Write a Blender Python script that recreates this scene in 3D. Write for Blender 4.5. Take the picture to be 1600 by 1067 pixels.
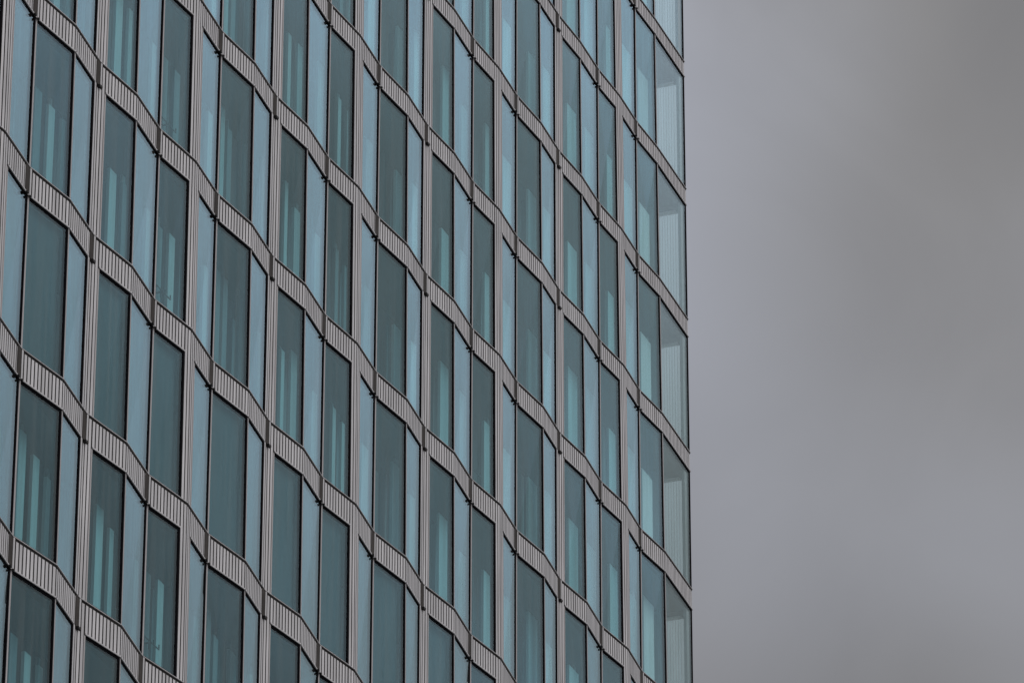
import bpy, math, random
from mathutils import Matrix, Vector

for o in list(bpy.data.objects):
    bpy.data.objects.remove(o, do_unlink=True)
sc = bpy.context.scene
COL = sc.collection
rnd = random.Random(7)

# ------------------------------------------------------------------ camera
Z0 = 50.95                                   # height of the reference storey band
YAW, PITCH, ROLL = 0.3624, 0.4714, 0.0013
CAM = Vector((-75.357, -37.443, Z0 - 49.254))
FPX = 8693.8                                 # focal length in pixels of a 1600 px wide frame
fw = Vector((math.cos(YAW)*math.cos(PITCH), math.sin(YAW)*math.cos(PITCH), math.sin(PITCH)))
rt = Vector((math.sin(YAW), -math.cos(YAW), 0))
up = rt.cross(fw)
rt, up = rt*math.cos(ROLL)+up*math.sin(ROLL), up*math.cos(ROLL)-rt*math.sin(ROLL)
cam_data = bpy.data.cameras.new('camera')
cam = bpy.data.objects.new('camera', cam_data)
COL.objects.link(cam)
m = Matrix((rt, up, -fw)).transposed().to_4x4()
m.translation = CAM
cam.matrix_world = m
cam_data.sensor_width = 36
cam_data.lens = FPX/1600*36
cam_data.clip_start = 0.5
cam_data.clip_end = 5000
sc.camera = cam

# ------------------------------------------------------------------ light and sky (overcast)
SUN_EL, SUN_AZ = math.radians(38), math.radians(172)     # azimuth from +Y (north) clockwise
w = bpy.data.worlds.new('World')
sc.world = w
w.use_nodes = True
nt = w.node_tree
N, L = nt.nodes, nt.links
for n_ in list(N):
    N.remove(n_)
def wn(t, **kw):
    n_ = N.new(t)
    for k_, v_ in kw.items():
        setattr(n_, k_, v_)
    return n_
out = wn('ShaderNodeOutputWorld')
bg = wn('ShaderNodeBackground')
bg.inputs['Strength'].default_value = 0.1
sky = wn('ShaderNodeTexSky', sky_type='NISHITA')
sky.sun_disc = False
sky.sun_elevation = SUN_EL
sky.sun_rotation = SUN_AZ
tc = wn('ShaderNodeTexCoord')
sep = wn('ShaderNodeSeparateXYZ')
L.new(tc.outputs['Generated'], sep.inputs[0])
mp = wn('ShaderNodeMapping')
mp.inputs['Location'].default_value = (-6.65, 13.342, -2.463)
L.new(tc.outputs['Generated'], mp.inputs[0])
noi = wn('ShaderNodeTexNoise')
noi.inputs['Scale'].default_value = 6.5
noi.inputs['Detail'].default_value = 1.6
noi.inputs['Roughness'].default_value = 0.45
L.new(mp.outputs[0], noi.inputs['Vector'])
mr = wn('ShaderNodeMapRange')                 # cloud thickness -> brightness
mr.inputs['From Min'].default_value = 0.3
mr.inputs['From Max'].default_value = 0.7
mr.inputs['To Min'].default_value = 0.54
mr.inputs['To Max'].default_value = 1.3
L.new(noi.outputs['Fac'], mr.inputs['Value'])
cie = wn('ShaderNodeMapRange')                # overcast sky: brighter towards the zenith
cie.inputs['From Min'].default_value = 0.0
cie.inputs['From Max'].default_value = 1.0
cie.inputs['To Min'].default_value = 0.333
cie.inputs['To Max'].default_value = 1.0
L.new(sep.outputs['Z'], cie.inputs['Value'])
mu = wn('ShaderNodeMath', operation='MULTIPLY')
fine = wn('ShaderNodeTexNoise')                # faint finer cloud texture
fine.inputs['Scale'].default_value = 17
fine.inputs['Detail'].default_value = 6
fine.inputs['Distortion'].default_value = 0.6
L.new(mp.outputs[0], fine.inputs['Vector'])
fr = wn('ShaderNodeMapRange')
fr.inputs['From Min'].default_value = 0.25
fr.inputs['From Max'].default_value = 0.75
fr.inputs['To Min'].default_value = 0.91
fr.inputs['To Max'].default_value = 1.09
L.new(fine.outputs['Fac'], fr.inputs['Value'])
muf = wn('ShaderNodeMath', operation='MULTIPLY')
L.new(mr.outputs[0], muf.inputs[0]); L.new(fr.outputs[0], muf.inputs[1])
L.new(muf.outputs[0], mu.inputs[0]); L.new(cie.outputs[0], mu.inputs[1])
mu2 = wn('ShaderNodeMath', operation='MULTIPLY')
mu2.inputs[1].default_value = 4.7
sdir = Vector((math.sin(SUN_AZ)*math.cos(SUN_EL), math.cos(SUN_AZ)*math.cos(SUN_EL), math.sin(SUN_EL)))
dt = wn('ShaderNodeVectorMath', operation='DOT_PRODUCT')   # cloud glows broadly on the sun's side
dt.inputs[1].default_value = sdir
L.new(tc.outputs['Generated'], dt.inputs[0])
glow = wn('ShaderNodeMapRange', interpolation_type='SMOOTHSTEP')
glow.inputs['From Min'].default_value = -0.1
glow.inputs['From Max'].default_value = 1.0
glow.inputs['To Min'].default_value = 1.0
glow.inputs['To Max'].default_value = 2.3
L.new(dt.outputs['Value'], glow.inputs['Value'])
mu3 = wn('ShaderNodeMath', operation='MULTIPLY')
L.new(mu.outputs[0], mu3.inputs[0]); L.new(glow.outputs[0], mu3.inputs[1])
L.new(mu3.outputs[0], mu2.inputs[0])
ramp = wn('ShaderNodeMix', data_type='RGBA')   # thin cloud is a little bluer than thick cloud
ramp.inputs[6].default_value = (0.99, 0.97, 0.975, 1)
ramp.inputs[7].default_value = (0.93, 0.98, 1.14, 1)
rf = wn('ShaderNodeMapRange')
rf.inputs['From Min'].default_value = 0.35
rf.inputs['From Max'].default_value = 0.65
L.new(noi.outputs['Fac'], rf.inputs['Value']); L.new(rf.outputs[0], ramp.inputs[0])
vm = wn('ShaderNodeVectorMath', operation='SCALE')
L.new(ramp.outputs[2], vm.inputs[0]); L.new(mu2.outputs[0], vm.inputs['Scale'])
mix = wn('ShaderNodeMix', data_type='RGBA')
mix.inputs[0].default_value = 0.95
L.new(sky.outputs[0], mix.inputs[6]); L.new(vm.outputs[0], mix.inputs[7])
L.new(mix.outputs[2], bg.inputs['Color'])
L.new(bg.outputs[0], out.inputs[0])

sd = bpy.data.lights.new('sun', 'SUN')
sd.energy = 1.5
sd.angle = math.radians(40)
sd.color = (1.0, 0.962, 0.94)
sun = bpy.data.objects.new('sun', sd)
COL.objects.link(sun)
sdir = Vector((math.sin(SUN_AZ)*math.cos(SUN_EL), math.cos(SUN_AZ)*math.cos(SUN_EL), math.sin(SUN_EL)))
sun.rotation_euler = sdir.to_track_quat('Z', 'Y').to_euler()
sun.location = (0, -60, 120)

sc.view_settings.view_transform = 'Standard'
sc.view_settings.look = 'None'
sc.view_settings.gamma = 1
sc.view_settings.exposure = 0
sc.view_settings.use_curve_mapping = False

# ------------------------------------------------------------------ materials
def principled(name, col, rough=0.5, metal=0.0, var=0.0, vscale=(1, 1, 1), streak=0.0, spec=0.5, bump=0.0):
    mt = bpy.data.materials.new(name)
    mt.use_nodes = True
    t = mt.node_tree
    b = t.nodes['Principled BSDF']
    b.inputs['Base Color'].default_value = (*col, 1)
    b.inputs['Roughness'].default_value = rough
    b.inputs['Metallic'].default_value = metal
    b.inputs['Specular IOR Level'].default_value = spec
    if var > 0:
        g = t.nodes.new('ShaderNodeNewGeometry')
        mpn = t.nodes.new('ShaderNodeMapping')
        mpn.inputs['Scale'].default_value = vscale
        t.links.new(g.outputs['Position'], mpn.inputs[0])
        no = t.nodes.new('ShaderNodeTexNoise')
        no.inputs['Scale'].default_value = 1.0
        no.inputs['Detail'].default_value = 5
        no.inputs['Roughness'].default_value = 0.6
        t.links.new(mpn.outputs[0], no.inputs['Vector'])
        r_ = t.nodes.new('ShaderNodeMapRange')
        r_.inputs['From Min'].default_value = 0.3
        r_.inputs['From Max'].default_value = 0.7
        r_.inputs['To Min'].default_value = 1-var
        r_.inputs['To Max'].default_value = 1+var*0.6
        t.links.new(no.outputs['Fac'], r_.inputs['Value'])
        s_ = t.nodes.new('ShaderNodeVectorMath')
        s_.operation = 'SCALE'
        s_.inputs[0].default_value = col
        t.links.new(r_.outputs[0], s_.inputs['Scale'])
        t.links.new(s_.outputs[0], b.inputs['Base Color'])
        if bump > 0:
            bp = t.nodes.new('ShaderNodeBump')
            bp.inputs['Strength'].default_value = bump
            bp.inputs['Distance'].default_value = 0.01
            t.links.new(no.outputs['Fac'], bp.inputs['Height'])
            t.links.new(bp.outputs[0], b.inputs['Normal'])
    return mt

def glass(name, trans, refl, r0, gain):
    """Coated insulating glass: each face reflects by Schlick's law, the rest passes tinted."""
    mt = bpy.data.materials.new(name)
    mt.use_nodes = True
    t = mt.node_tree
    for n_ in list(t.nodes):
        t.nodes.remove(n_)
    o_ = t.nodes.new('ShaderNodeOutputMaterial')
    lw = t.nodes.new('ShaderNodeLayerWeight')
    lw.inputs['Blend'].default_value = 0.5
    pw = t.nodes.new('ShaderNodeMath'); pw.operation = 'POWER'
    pw.inputs[1].default_value = 5
    t.links.new(lw.outputs['Facing'], pw.inputs[0])
    ma = t.nodes.new('ShaderNodeMath'); ma.operation = 'MULTIPLY_ADD'
    ma.inputs[1].default_value = gain
    ma.inputs[2].default_value = r0
    ma.use_clamp = True
    t.links.new(pw.outputs[0], ma.inputs[0])
    tr = t.nodes.new('ShaderNodeBsdfTransparent')
    tr.inputs['Color'].default_value = (*trans, 1)
    gl = t.nodes.new('ShaderNodeBsdfGlossy')
    gl.inputs['Color'].default_value = (*refl, 1)
    gl.inputs['Roughness'].default_value = 0.015
    # slight roller-wave of toughened panes and a thin film of dirt running down
    g = t.nodes.new('ShaderNodeNewGeometry')
    mpn = t.nodes.new('ShaderNodeMapping')
    mpn.inputs['Scale'].default_value = (0.9, 0.9, 0.5)
    t.links.new(g.outputs['Position'], mpn.inputs[0])
    no = t.nodes.new('ShaderNodeTexNoise')
    no.inputs['Scale'].default_value = 1.2
    no.inputs['Detail'].default_value = 1
    t.links.new(mpn.outputs[0], no.inputs['Vector'])
    bp = t.nodes.new('ShaderNodeBump')
    bp.inputs['Strength'].default_value = 0.25
    bp.inputs['Distance'].default_value = 0.01
    t.links.new(no.outputs['Fac'], bp.inputs['Height'])
    t.links.new(bp.outputs[0], gl.inputs['Normal'])
    mx = t.nodes.new('ShaderNodeMixShader')
    t.links.new(ma.outputs[0], mx.inputs[0])
    t.links.new(tr.outputs[0], mx.inputs[1]); t.links.new(gl.outputs[0], mx.inputs[2])
    df = t.nodes.new('ShaderNodeBsdfDiffuse')
    df.inputs['Color'].default_value = (0.3, 0.29, 0.27, 1)
    mp2 = t.nodes.new('ShaderNodeMapping')
    mp2.inputs['Scale'].default_value = (9, 9, 0.35)
    t.links.new(g.outputs['Position'], mp2.inputs[0])
    n2 = t.nodes.new('ShaderNodeTexNoise')
    n2.inputs['Scale'].default_value = 1.0
    n2.inputs['Detail'].default_value = 4
    t.links.new(mp2.outputs[0], n2.inputs['Vector'])
    dm = t.nodes.new('ShaderNodeMapRange')
    dm.inputs['From Min'].default_value = 0.4
    dm.inputs['From Max'].default_value = 0.8
    dm.inputs['To Min'].default_value = 0.0
    dm.inputs['To Max'].default_value = 0.09
    t.links.new(n2.outputs['Fac'], dm.inputs['Value'])
    mx2 = t.nodes.new('ShaderNodeMixShader')
    t.links.new(dm.outputs[0], mx2.inputs[0])
    t.links.new(mx.outputs[0], mx2.inputs[1]); t.links.new(df.outputs[0], mx2.inputs[2])
    t.links.new(mx2.outputs[0], o_.inputs[0])
    return mt

M_METAL = principled('anodised_metal', (0.445, 0.432, 0.43), 0.5, 0.12, 0.3, (7, 7, 0.5), bump=0.05)
M_TRIM = principled('trim_metal', (0.39, 0.38, 0.378), 0.5, 0.1, 0.12, (3, 3, 1))
M_STRIP = principled('frame_metal', (0.30, 0.285, 0.28), 0.55, 0.1, 0.12, (3, 3, 1))
M_DARK = principled('dark_backing', (0.03, 0.028, 0.027), 0.9, 0, 0.3, (2, 2, 1), spec=0.1)
M_BLACK = principled('black_gasket', (0.005, 0.005, 0.006), 1.0, spec=0.0)
M_BRACKET = principled('bracket_steel', (0.018, 0.017, 0.016), 0.7, 0, spec=0.3)
M_RAIL = principled('bronze_rail', (0.04, 0.035, 0.031), 0.8, 0.0, 0.4, (3, 3, 2), spec=0.15)
M_GLASS = glass('coated_glass', (0.72, 0.895, 0.915), (0.73, 0.945, 1.0), 0.045, 1.5)
M_GLASS_C = glass('clear_corner_glass', (0.945, 0.99, 0.985), (0.80, 0.97, 1.0), 0.06, 0.9)
M_SLAB = principled('slab_paint', (0.16, 0.165, 0.17), 0.8, 0, 0.15, (1, 1, 1))
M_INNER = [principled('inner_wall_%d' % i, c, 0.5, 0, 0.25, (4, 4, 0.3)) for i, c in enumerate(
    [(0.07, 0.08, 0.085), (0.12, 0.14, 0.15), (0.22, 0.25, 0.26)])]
M_PALE = principled('pale_panel', (0.64, 0.67, 0.665), 0.6, 0, 0.08, (6, 6, 0.4))
M_PALE2 = principled('pale_panel_dull', (0.50, 0.53, 0.525), 0.6, 0, 0.15, (9, 9, 0.4))
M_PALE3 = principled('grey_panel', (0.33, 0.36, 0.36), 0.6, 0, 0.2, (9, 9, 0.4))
M_SCREEN = principled('screen_fabric', (0.055, 0.065, 0.07), 0.9, 0, 0.2, (12, 12, 1.2))
M_CORE = principled('concrete', (0.25, 0.245, 0.24), 0.9, 0, 0.2, (1, 1, 1))
M_PIPE = principled('pipe_paint', (0.06, 0.07, 0.07), 0.5)
M_GROUND = principled('paving', (0.16, 0.155, 0.15), 0.9, 0, 0.3, (0.6, 0.6, 0.6))
M_BLIND = bpy.data.materials.new('blind_fabric')
M_BLIND.use_nodes = True
t = M_BLIND.node_tree
b = t.nodes['Principled BSDF']
b.inputs['Base Color'].default_value = (0.90, 0.90, 0.89, 1)
b.inputs['Roughness'].default_value = 0.9
tl = t.nodes.new('ShaderNodeBsdfTranslucent')
tl.inputs['Color'].default_value = (0.85, 0.86, 0.85, 1)
mx = t.nodes.new('ShaderNodeMixShader')
mx.inputs[0].default_value = 0.15
t.links.new(b.outputs[0], mx.inputs[1]); t.links.new(tl.outputs[0], mx.inputs[2])
t.links.new(mx.outputs[0], t.nodes['Material Output'].inputs[0])

# ------------------------------------------------------------------ facade geometry
P = 2.6284            # one fold, valley to valley
A = P/2               # valley to ridge
H = 3.5               # storey height
KMAX = 12
XC = KMAX*P + A + 2.2264       # building corner
def zc(n): return Z0 - n*H
def hh(n): return 0.542 + 0.0219*n
def depth(z): return max(0.006, 0.1355 - (z-Z0)/H*0.0217)
def yf(X, z):
    """Plan line of the folded face: 0 at a valley, -depth at a ridge; the folds fade upwards."""
    d = depth(z)
    if X > KMAX*P + A:
        s = (X-KMAX*P-A)/(XC-KMAX*P-A)
        return -d*(1-s)
    u = (X/P) % 1.0
    if abs(u-1) < 1e-6: u = 0
    return -d*(1-abs(u*2-1))
def pt(X, o, z): return (X, yf(X, z)-o, z)
def project(X, y, z):
    q = Vector((X, y, z))-CAM
    dd = q.dot(fw)
    return 800+FPX*q.dot(rt)/dd, 533.5-FPX*q.dot(up)/dd

FACES = [(0, 3, 2, 1), (4, 5, 6, 7), (0, 1, 5, 4), (1, 2, 6, 5), (2, 3, 7, 6), (3, 0, 4, 7)]
class MB:
    def __init__(self): self.v = []; self.f = []
    def hexa(self, c):
        i = len(self.v); self.v += c
        self.f += [tuple(i+j for j in q) for q in FACES]
        return self
    def bar(self, x0, x1, z0, z1, o0, o1, taper=0.0):
        """Box on the folded face; o = how far it stands out; taper narrows its front."""
        t_ = taper
        # order: bottom ring then top ring, seen from below (-z) then +z
        self.hexa([pt(x0, o0, z0), (x0+t_, yf(x0, z0)+(yf(x1, z0)-yf(x0, z0))*t_/(x1-x0)-o1, z0),
                   (x1-t_, yf(x1, z0)-(yf(x1, z0)-yf(x0, z0))*t_/(x1-x0)-o1, z0), pt(x1, o0, z0),
                   pt(x0, o0, z1), (x0+t_, yf(x0, z1)+(yf(x1, z1)-yf(x0, z1))*t_/(x1-x0)-o1, z1),
                   (x1-t_, yf(x1, z1)-(yf(x1, z1)-yf(x0, z1))*t_/(x1-x0)-o1, z1), pt(x1, o0, z1)])
        return self
    def rail(self, x0, x1, za, zb, o0, o1):
        """same as bar but za/zb are functions of nothing: plain level bar"""
        return self.bar(x0, x1, za, zb, o0, o1)
    def box(self, x0, x1, y0, y1, z0, z1):
        self.hexa([(x0, y1, z0), (x0, y0, z0), (x1, y0, z0), (x1, y1, z0),
                   (x0, y1, z1), (x0, y0, z1), (x1, y0, z1), (x1, y1, z1)])
        return self
    def build(self, name, mat, parent=None):
        me = bpy.data.meshes.new(name)
        me.from_pydata(self.v, [], self.f)
        me.materials.append(mat)
        me.update()
        ob = bpy.data.objects.new(name, me)
        COL.objects.link(ob)
        if parent is not None:
            ob.parent = parent
        return ob
def bar(name, mat, parent, *a, **k): return MB().bar(*a, **k).build(name, mat, parent)
def box(name, mat, parent, *a): return MB().box(*a).build(name, mat, parent)

# ------------------------------------------------------------------ setting
g = box('ground', M_GROUND, None, -2500, 2500, -2500, 2500, -0.5, 0.0)
g['kind'] = 'structure'

tower = bpy.data.objects.new('office_tower', None)
COL.objects.link(tower)
tower['label'] = 'tall office tower with folded glass facade and ribbed metal storey bands'
tower['category'] = 'building'

NTOP, NBOT = -8, 5
XW = -2*P - 0.3
box('core_wall', M_CORE, tower, XW-12, XC-0.45, 1.12, 22, 0.0, zc(NTOP)+1.5)
box('roof', M_CORE, tower, XW-12.4, XC, -0.02, 22.4, zc(NTOP)+1.5, zc(NTOP)+2.1)

def visible(x0, x1, z0, z1, mg=150):
    ps = [project(X, yf(X, z), z) for X in (x0, x1) for z in (z0, z1)]
    xs = [q[0] for q in ps]; ys = [q[1] for q in ps]
    return max(xs) > -mg and min(xs) < 1600+mg and max(ys) > -mg and min(ys) < 1067+mg

PW = 0.21             # half width of a ribbed pilaster
GO = -0.008           # pane face behind the cladding line
facets = []           # (k, side, x0, x1, window x0, window x1)
for k in range(-2, KMAX+1):
    v, r, v2 = k*P, k*P+A, (k+1)*P
    pv, pr, pv2 = k % 3 == 1, k % 3 == 2, (k+1) % 3 == 1
    facets.append((k, 'A', v, r, v+(PW if pv else 0.0), r-(PW if pr else 0.0)))
    if k < KMAX:
        facets.append((k, 'B', r, v2, r+(PW if pr else 0.0), v2-(PW*1.1 if pv2 else 0.0)))
    else:
        facets.append((k, 'C', r, XC, r, XC))

slat_jobs = []
rib_count = 0
LIP = 0.012
def ztop(n): return zc(n)+hh(n)/2
def zbot(n): return zc(n)-hh(n)/2

for n in range(NTOP, NBOT+1):
    for (k, side, x0, x1, w0, w1) in facets:
        # --- storey band (spandrel)
        if visible(x0, x1, zbot(n), ztop(n)):
            xe = x1-0.004
            sp = bar('spandrel_panel', M_DARK, tower, x0+0.002, xe, zbot(n), ztop(n)-LIP, -0.10, 0.0)
            MB().bar(x0+0.003, xe, ztop(n)-LIP, ztop(n), -0.09, 0.026).build('lip', M_TRIM, sp)
            MB().bar(w0+0.02, w1-0.01, zbot(n)-0.004, zbot(n)+0.022, 0.003, 0.024).build('lip', M_TRIM, sp)
            pitch = (x1-x0)/(12 if side != 'C' else 20)
            cnt = 12 if side != 'C' else 20
            for i in range(cnt):
                a0, a1 = x0+pitch*i+pitch*0.17, x0+pitch*(i+1)-pitch*0.17
                c = (a0+a1)/2
                if c < w0 or c > w1: continue
                if side == 'A' and w0 == x0 and i == 0: a0 = x0+0.088
                if side == 'B' and i == cnt-1: a1 = min(a1, x1-0.178)
                if a1-a0 < 0.02: continue
                dist = (Vector(pt(c, 0, zc(n)))-CAM).length
                slat_jobs.append((dist, a0, a1, zbot(n)+0.022, ztop(n)-LIP-0.045, sp, visible(x0, x1, zbot(n), ztop(n), 0)))  # slats stop short; the dark backing stands in for the lip's shadow
        # --- valley joint with its guide rail
        if side == 'A' and k > -2 and visible(x0-.2, x0+.2, zbot(n), ztop(n)):
            pil = k % 3 == 1
            zb = zbot(n)-0.01 if not pil else zbot(n)+0.03
            zr = ztop(n)-LIP-0.002
            gr = MB().bar(x0-0.17, x0, zb, zr, 0.002, 0.014).bar(x0, x0+0.022, zb, zr, 0.002, 0.014).build('guide_rail', M_RAIL, tower)
            MB().bar(x0+0.024, x0+0.07, zb+0.02, zr, 0.002, 0.018).build('cover_strip', M_TRIM, gr)
            if pil:
                MB().bar(x0-0.085, x0+0.0, zb-0.04, zb+0.0, 0.02, 0.06).build('bracket', M_BRACKET, gr)
                MB().bar(x0+0.002, x0+0.035, zb-0.03, zb+0.015, 0.026, 0.06).build('bracket', M_RAIL, gr)
            else:
                MB().bar(x0-0.165, x0-0.10, zb-0.018, zb+0.014, 0.026, 0.06).build('bracket', M_BRACKET, gr)
                MB().bar(x0+0.002, x0+0.038, zb-0.018, zb+0.012, 0.026, 0.06).build('bracket', M_BRACKET, gr)
        # --- window of the storey hanging below band n
        z1, z0 = zbot(n), ztop(n+1)
        if not visible(x0, x1, z0, z1): continue
        full_r = w1 == x1
        wx1 = w1-0.003
        JW = 0.062 if side == 'A' else 0.088
        wb = MB()
        wb.bar(wx1-JW, wx1, z0+0.002, z1-0.002, -0.09, -0.001)            # right jamb
        wb.bar(w0+0.01, wx1-JW, z1-0.062, z1-0.006, -0.088, -0.003)        # head
        wb.bar(w0+0.01, wx1-JW, z0+0.002, z0+0.03, -0.088, -0.003)         # sill gasket
        win = wb.build('window', M_BLACK, tower)
        SW = 0.045 if side == 'A' else 0.055
        MB().bar(w0+0.003, w0+SW, z0+0.002, z1-0.008, -0.087, 0.003).build('frame_strip', M_STRIP, win)
        MB().bar(w0+SW-0.01, wx1-JW+0.008, z0+0.025, z1-0.05, GO-0.024, GO).build('pane', M_GLASS if side != 'C' else M_GLASS_C, win)
        if n == 1 and k <= 7:
            zr = z0+0.03
            MB().bar(w0+SW-0.005, wx1-JW+0.004, zr, z1-0.03, -0.150, -0.146).build('roller_screen', M_SCREEN, win)

    # --- pilasters (ribbed strips on every third valley and every third ridge)
    for k in range(-2, KMAX+1):
        z1, z0 = ztop(n)-LIP-0.045, ztop(n+1)+0.001  # ribs end at the same dark strip imitating the lip's shadow
        for kind in ('V', 'R'):
            if kind == 'V' and k % 3 != 1: continue
            if kind == 'R' and k % 3 != 2: continue
            c = k*P if kind == 'V' else k*P+A
            l_, r_ = (c-PW*1.1, c+PW) if kind == 'V' else (c-PW, c+PW)
            if not visible(l_, r_, z0, z1): continue
            pb = MB().bar(l_+0.001, c, z0, zbot(n)-0.001, -0.10, -0.004).bar(c, r_-0.001, z0, zbot(n)-0.001, -0.10, -0.004)
            pil = pb.build('pilaster', M_DARK, tower)
            for (a, b2) in ((l_, c), (c, r_)):
                q = (b2-a)/2
                for i in range(2):
                    e0, e1 = a+q*i+q*0.15, a+q*(i+1)-q*0.17
                    zt = z1
                    if kind == 'V' and (a == l_ and i == 1): zt = zbot(n)-0.03
                    if kind == 'V' and (b2 == r_ and i == 0): zt = zbot(n)+0.0
                    MB().bar(e0, e1, z0, zt, 0.001, 0.0045, taper=0.0005).build('rib', M_METAL, pil)
                    rib_count += 1

# slats: the nearest 300 as single pieces, the rest joined
slat_jobs.sort(key=lambda j: (not j[6], j[0]))
rest = MB()
for i, (d_, a0, a1, zb, zt, sp, vis) in enumerate(slat_jobs):
    if i < 300:
        MB().bar(a0, a1, zb, zt, 0.001, 0.0045, taper=0.0005).build('slat', M_METAL, sp)
    else:
        rest.bar(a0, a1, zb, zt, 0.001, 0.0045, taper=0.0005)
ro = rest.build('slats', M_METAL, tower)
ro['kind'] = 'stuff'

# ------------------------------------------------------------------ behind the glass: slabs and inner wall
DI = 0.95
DP, DROP = 0.55, 0.58
PANELS = [(m_*P+ph, ww) for m_, ph, ww in (
    (0, .8, .25), (0, 2.17, .28), (1, .1, .25), (1, .62, .17), (1, 1.7, .2), (2, .11, .29), (2, .62, .17), (2, 1.7, .2), (2, 2.23, .2),
    (3, .14, .26), (3, .8, .15), (3, 1.71, .2), (3, 2.3, .19), (4, .01, .21), (4, .76, .16), (4, 1.72, .22),
    (5, .2, .16), (5, .76, .29), (5, 1.81, .28), (6, .2, .17), (6, .72, .24), (6, 1.82, .35), (7, .85, .35), (7, 1.8, .39),
    (8, .88, .46), (8, 1.97, .41), (9, .78, .39), (9, 1.91, .51), (10, .92, .53), (10, 1.87, .54), (11, .85, .59), (11, 2.02, .56),
    (12, .88, .53), (12, 2.07, .63), (13, .61, .7))]
for n in range(NTOP, NBOT+2):
    box('floor_slab', M_SLAB, tower, XW, XC-0.12, 0.11, 1.119, zbot(n)-0.03, ztop(n)-0.04)
    # keep the edge between slab and cladding closed
for n in range(NTOP, NBOT+1):
    z1, z0 = zbot(n)-0.031, ztop(n+1)-0.039
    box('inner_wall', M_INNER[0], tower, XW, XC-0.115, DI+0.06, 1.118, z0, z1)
    for (c, ww) in PANELS:
        X = CAM.x + (c-CAM.x)*(DP-CAM.y)/(DI-CAM.y)
        if not visible(X-3, X, z0, z1, 60): continue
        dz = DROP+rnd.choice((-.3, -.12, 0, 0, .06))+rnd.uniform(-.05, .05)
        box('wall_panel', rnd.choice((M_PALE, M_PALE, M_PALE2)) if c > 6.9*P else rnd.choice((M_PALE2, M_PALE2, M_INNER[2])), tower, X-ww/2, X+ww/2, DP, DP+0.06, z0+0.002, z1-dz)
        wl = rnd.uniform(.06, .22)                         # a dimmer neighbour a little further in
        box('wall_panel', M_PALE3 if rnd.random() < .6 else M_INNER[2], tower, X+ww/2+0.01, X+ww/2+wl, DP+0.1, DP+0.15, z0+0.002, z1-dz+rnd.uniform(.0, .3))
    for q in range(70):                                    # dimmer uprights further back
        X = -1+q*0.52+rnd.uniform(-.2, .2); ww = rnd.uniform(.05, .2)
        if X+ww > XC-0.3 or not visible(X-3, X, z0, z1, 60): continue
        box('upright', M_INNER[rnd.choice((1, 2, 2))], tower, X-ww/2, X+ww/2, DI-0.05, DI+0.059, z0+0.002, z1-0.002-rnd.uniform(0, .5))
    # end face of the tower round the corner
    if visible(XC-1, XC, z0, z1):
        for j in range(3):
            y0, y1 = 0.02+j*1.35, 0.02+(j+1)*1.35-0.01
            fm = MB().box(XC-0.10, XC-0.012, y0, y0+0.04, ztop(n+1), zbot(n)).box(XC-0.10, XC-0.012, y1-0.04, y1, ztop(n+1), zbot(n)).box(XC-0.10, XC-0.012, y0+0.04, y1-0.04, zbot(n)-0.05, zbot(n)).box(XC-0.10, XC-0.012, y0+0.04, y1-0.04, ztop(n+1), ztop(n+1)+0.03)
            if j == 0:
                box('corner_post', M_INNER[2], tower, XC-0.32, XC-0.115, 0.03, 0.10, z0+0.001, z1-0.001)
                box('return_wall', M_PALE3, tower, XC-0.30, XC-0.12, 0.66, 1.0, z0+0.001, z1-0.001)
                box('lintel', M_SLAB, tower, XC-0.14, XC-0.112, 0.102, 0.658, z1-0.2, z1-0.001)
            wo = fm.build('window', M_BLACK, tower)
            box('pane', M_GLASS_C, wo, XC-0.07, XC-0.045, y0+0.035, y1-0.035, ztop(n+1)+0.025, zbot(n)-0.045)
    box('spandrel_panel', M_METAL, tower, XC-0.11, XC-0.006, 0.012, 22, zbot(n)+0.001, ztop(n)-0.002)
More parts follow.
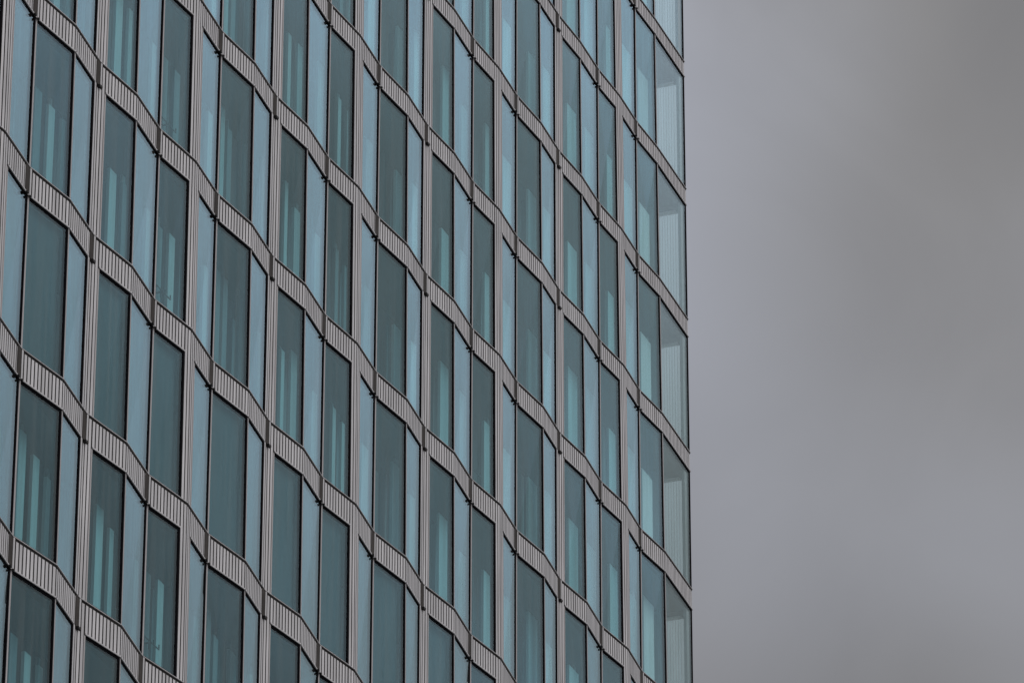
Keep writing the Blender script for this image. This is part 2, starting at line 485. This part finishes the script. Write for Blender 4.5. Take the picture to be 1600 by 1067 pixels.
box('end_wall', M_METAL, tower, XC-0.4, XC-0.01, 4.08, 22, zc(NBOT+1), zc(NTOP))

# vertical blinds hanging in the corner room
ORD = {-6: 'topmost, cut off by the photo edge', -5: 'second from the top', -4: 'third from the top', -3: 'fourth from the top',
       -2: 'fifth from the top', -1: 'lowest, cut off by the photo edge'}
for n in range(-6, 0):
    zt, zb = zbot(n)-0.2, ztop(n+1)-0.03
    root = bpy.data.objects.new('vertical_blind', None)
    COL.objects.link(root)
    root.location = (XC-0.19, 0.4, zb)
    root['label'] = 'open pale vertical blind behind corner glass, ' + ORD[n]
    root['category'] = 'blind'
    root['group'] = 'blinds in the corner rooms'
    def lb(name, *a):
        o = box(name, M_BLIND, root, *a)
        return o
    lb('head_rail', -0.055, 0.055, -0.21, 0.24, zt-zb-0.04, zt-zb)
    for i in range(7):
        y = -0.19+i*0.066
        s = MB()
        za, zb_ = 0.02, zt-zb-0.042
        dv = Vector((math.cos(0.41), math.sin(0.41)))*0.04        # slats turned almost edge-on
        nn = Vector((-dv.y, dv.x)).normalized()*0.0015
        p0, p1 = Vector((0, y))-dv, Vector((0, y))+dv
        ring = [p0+nn, p0-nn, p1-nn, p1+nn]
        s.hexa([(v.x, v.y, za) for v in ring]+[(v.x, v.y, zb_) for v in ring])
        s.build('slat', M_BLIND, root)

# small pipe brackets seen low behind two of the window columns
for n in range(NTOP, NBOT+1):
    for k in (2, 8):
        zb = ztop(n+1)+0.85
        X = k*P+1.3
        if not visible(X-1.5, X, zb, zb+1, 40): continue
        pb = MB()
        pb.box(X-0.3, X+0.35, 0.42, 0.44, zb, zb+0.02)
        for e in (-0.3, -0.1, 0.1, 0.33):
            pb.box(X+e, X+e+0.02, 0.421, 0.439, zb-0.16 if e < 0 else zb+0.021, zb-0.001 if e < 0 else zb+0.1)
        pb.box(X-0.02, X+0.02, 0.44, DI, zb-0.0, zb+0.02)
        pb.build('pipe', M_PIPE, tower)
print('slats', len(slat_jobs), 'ribs', rib_count, 'objects', len(bpy.data.objects))
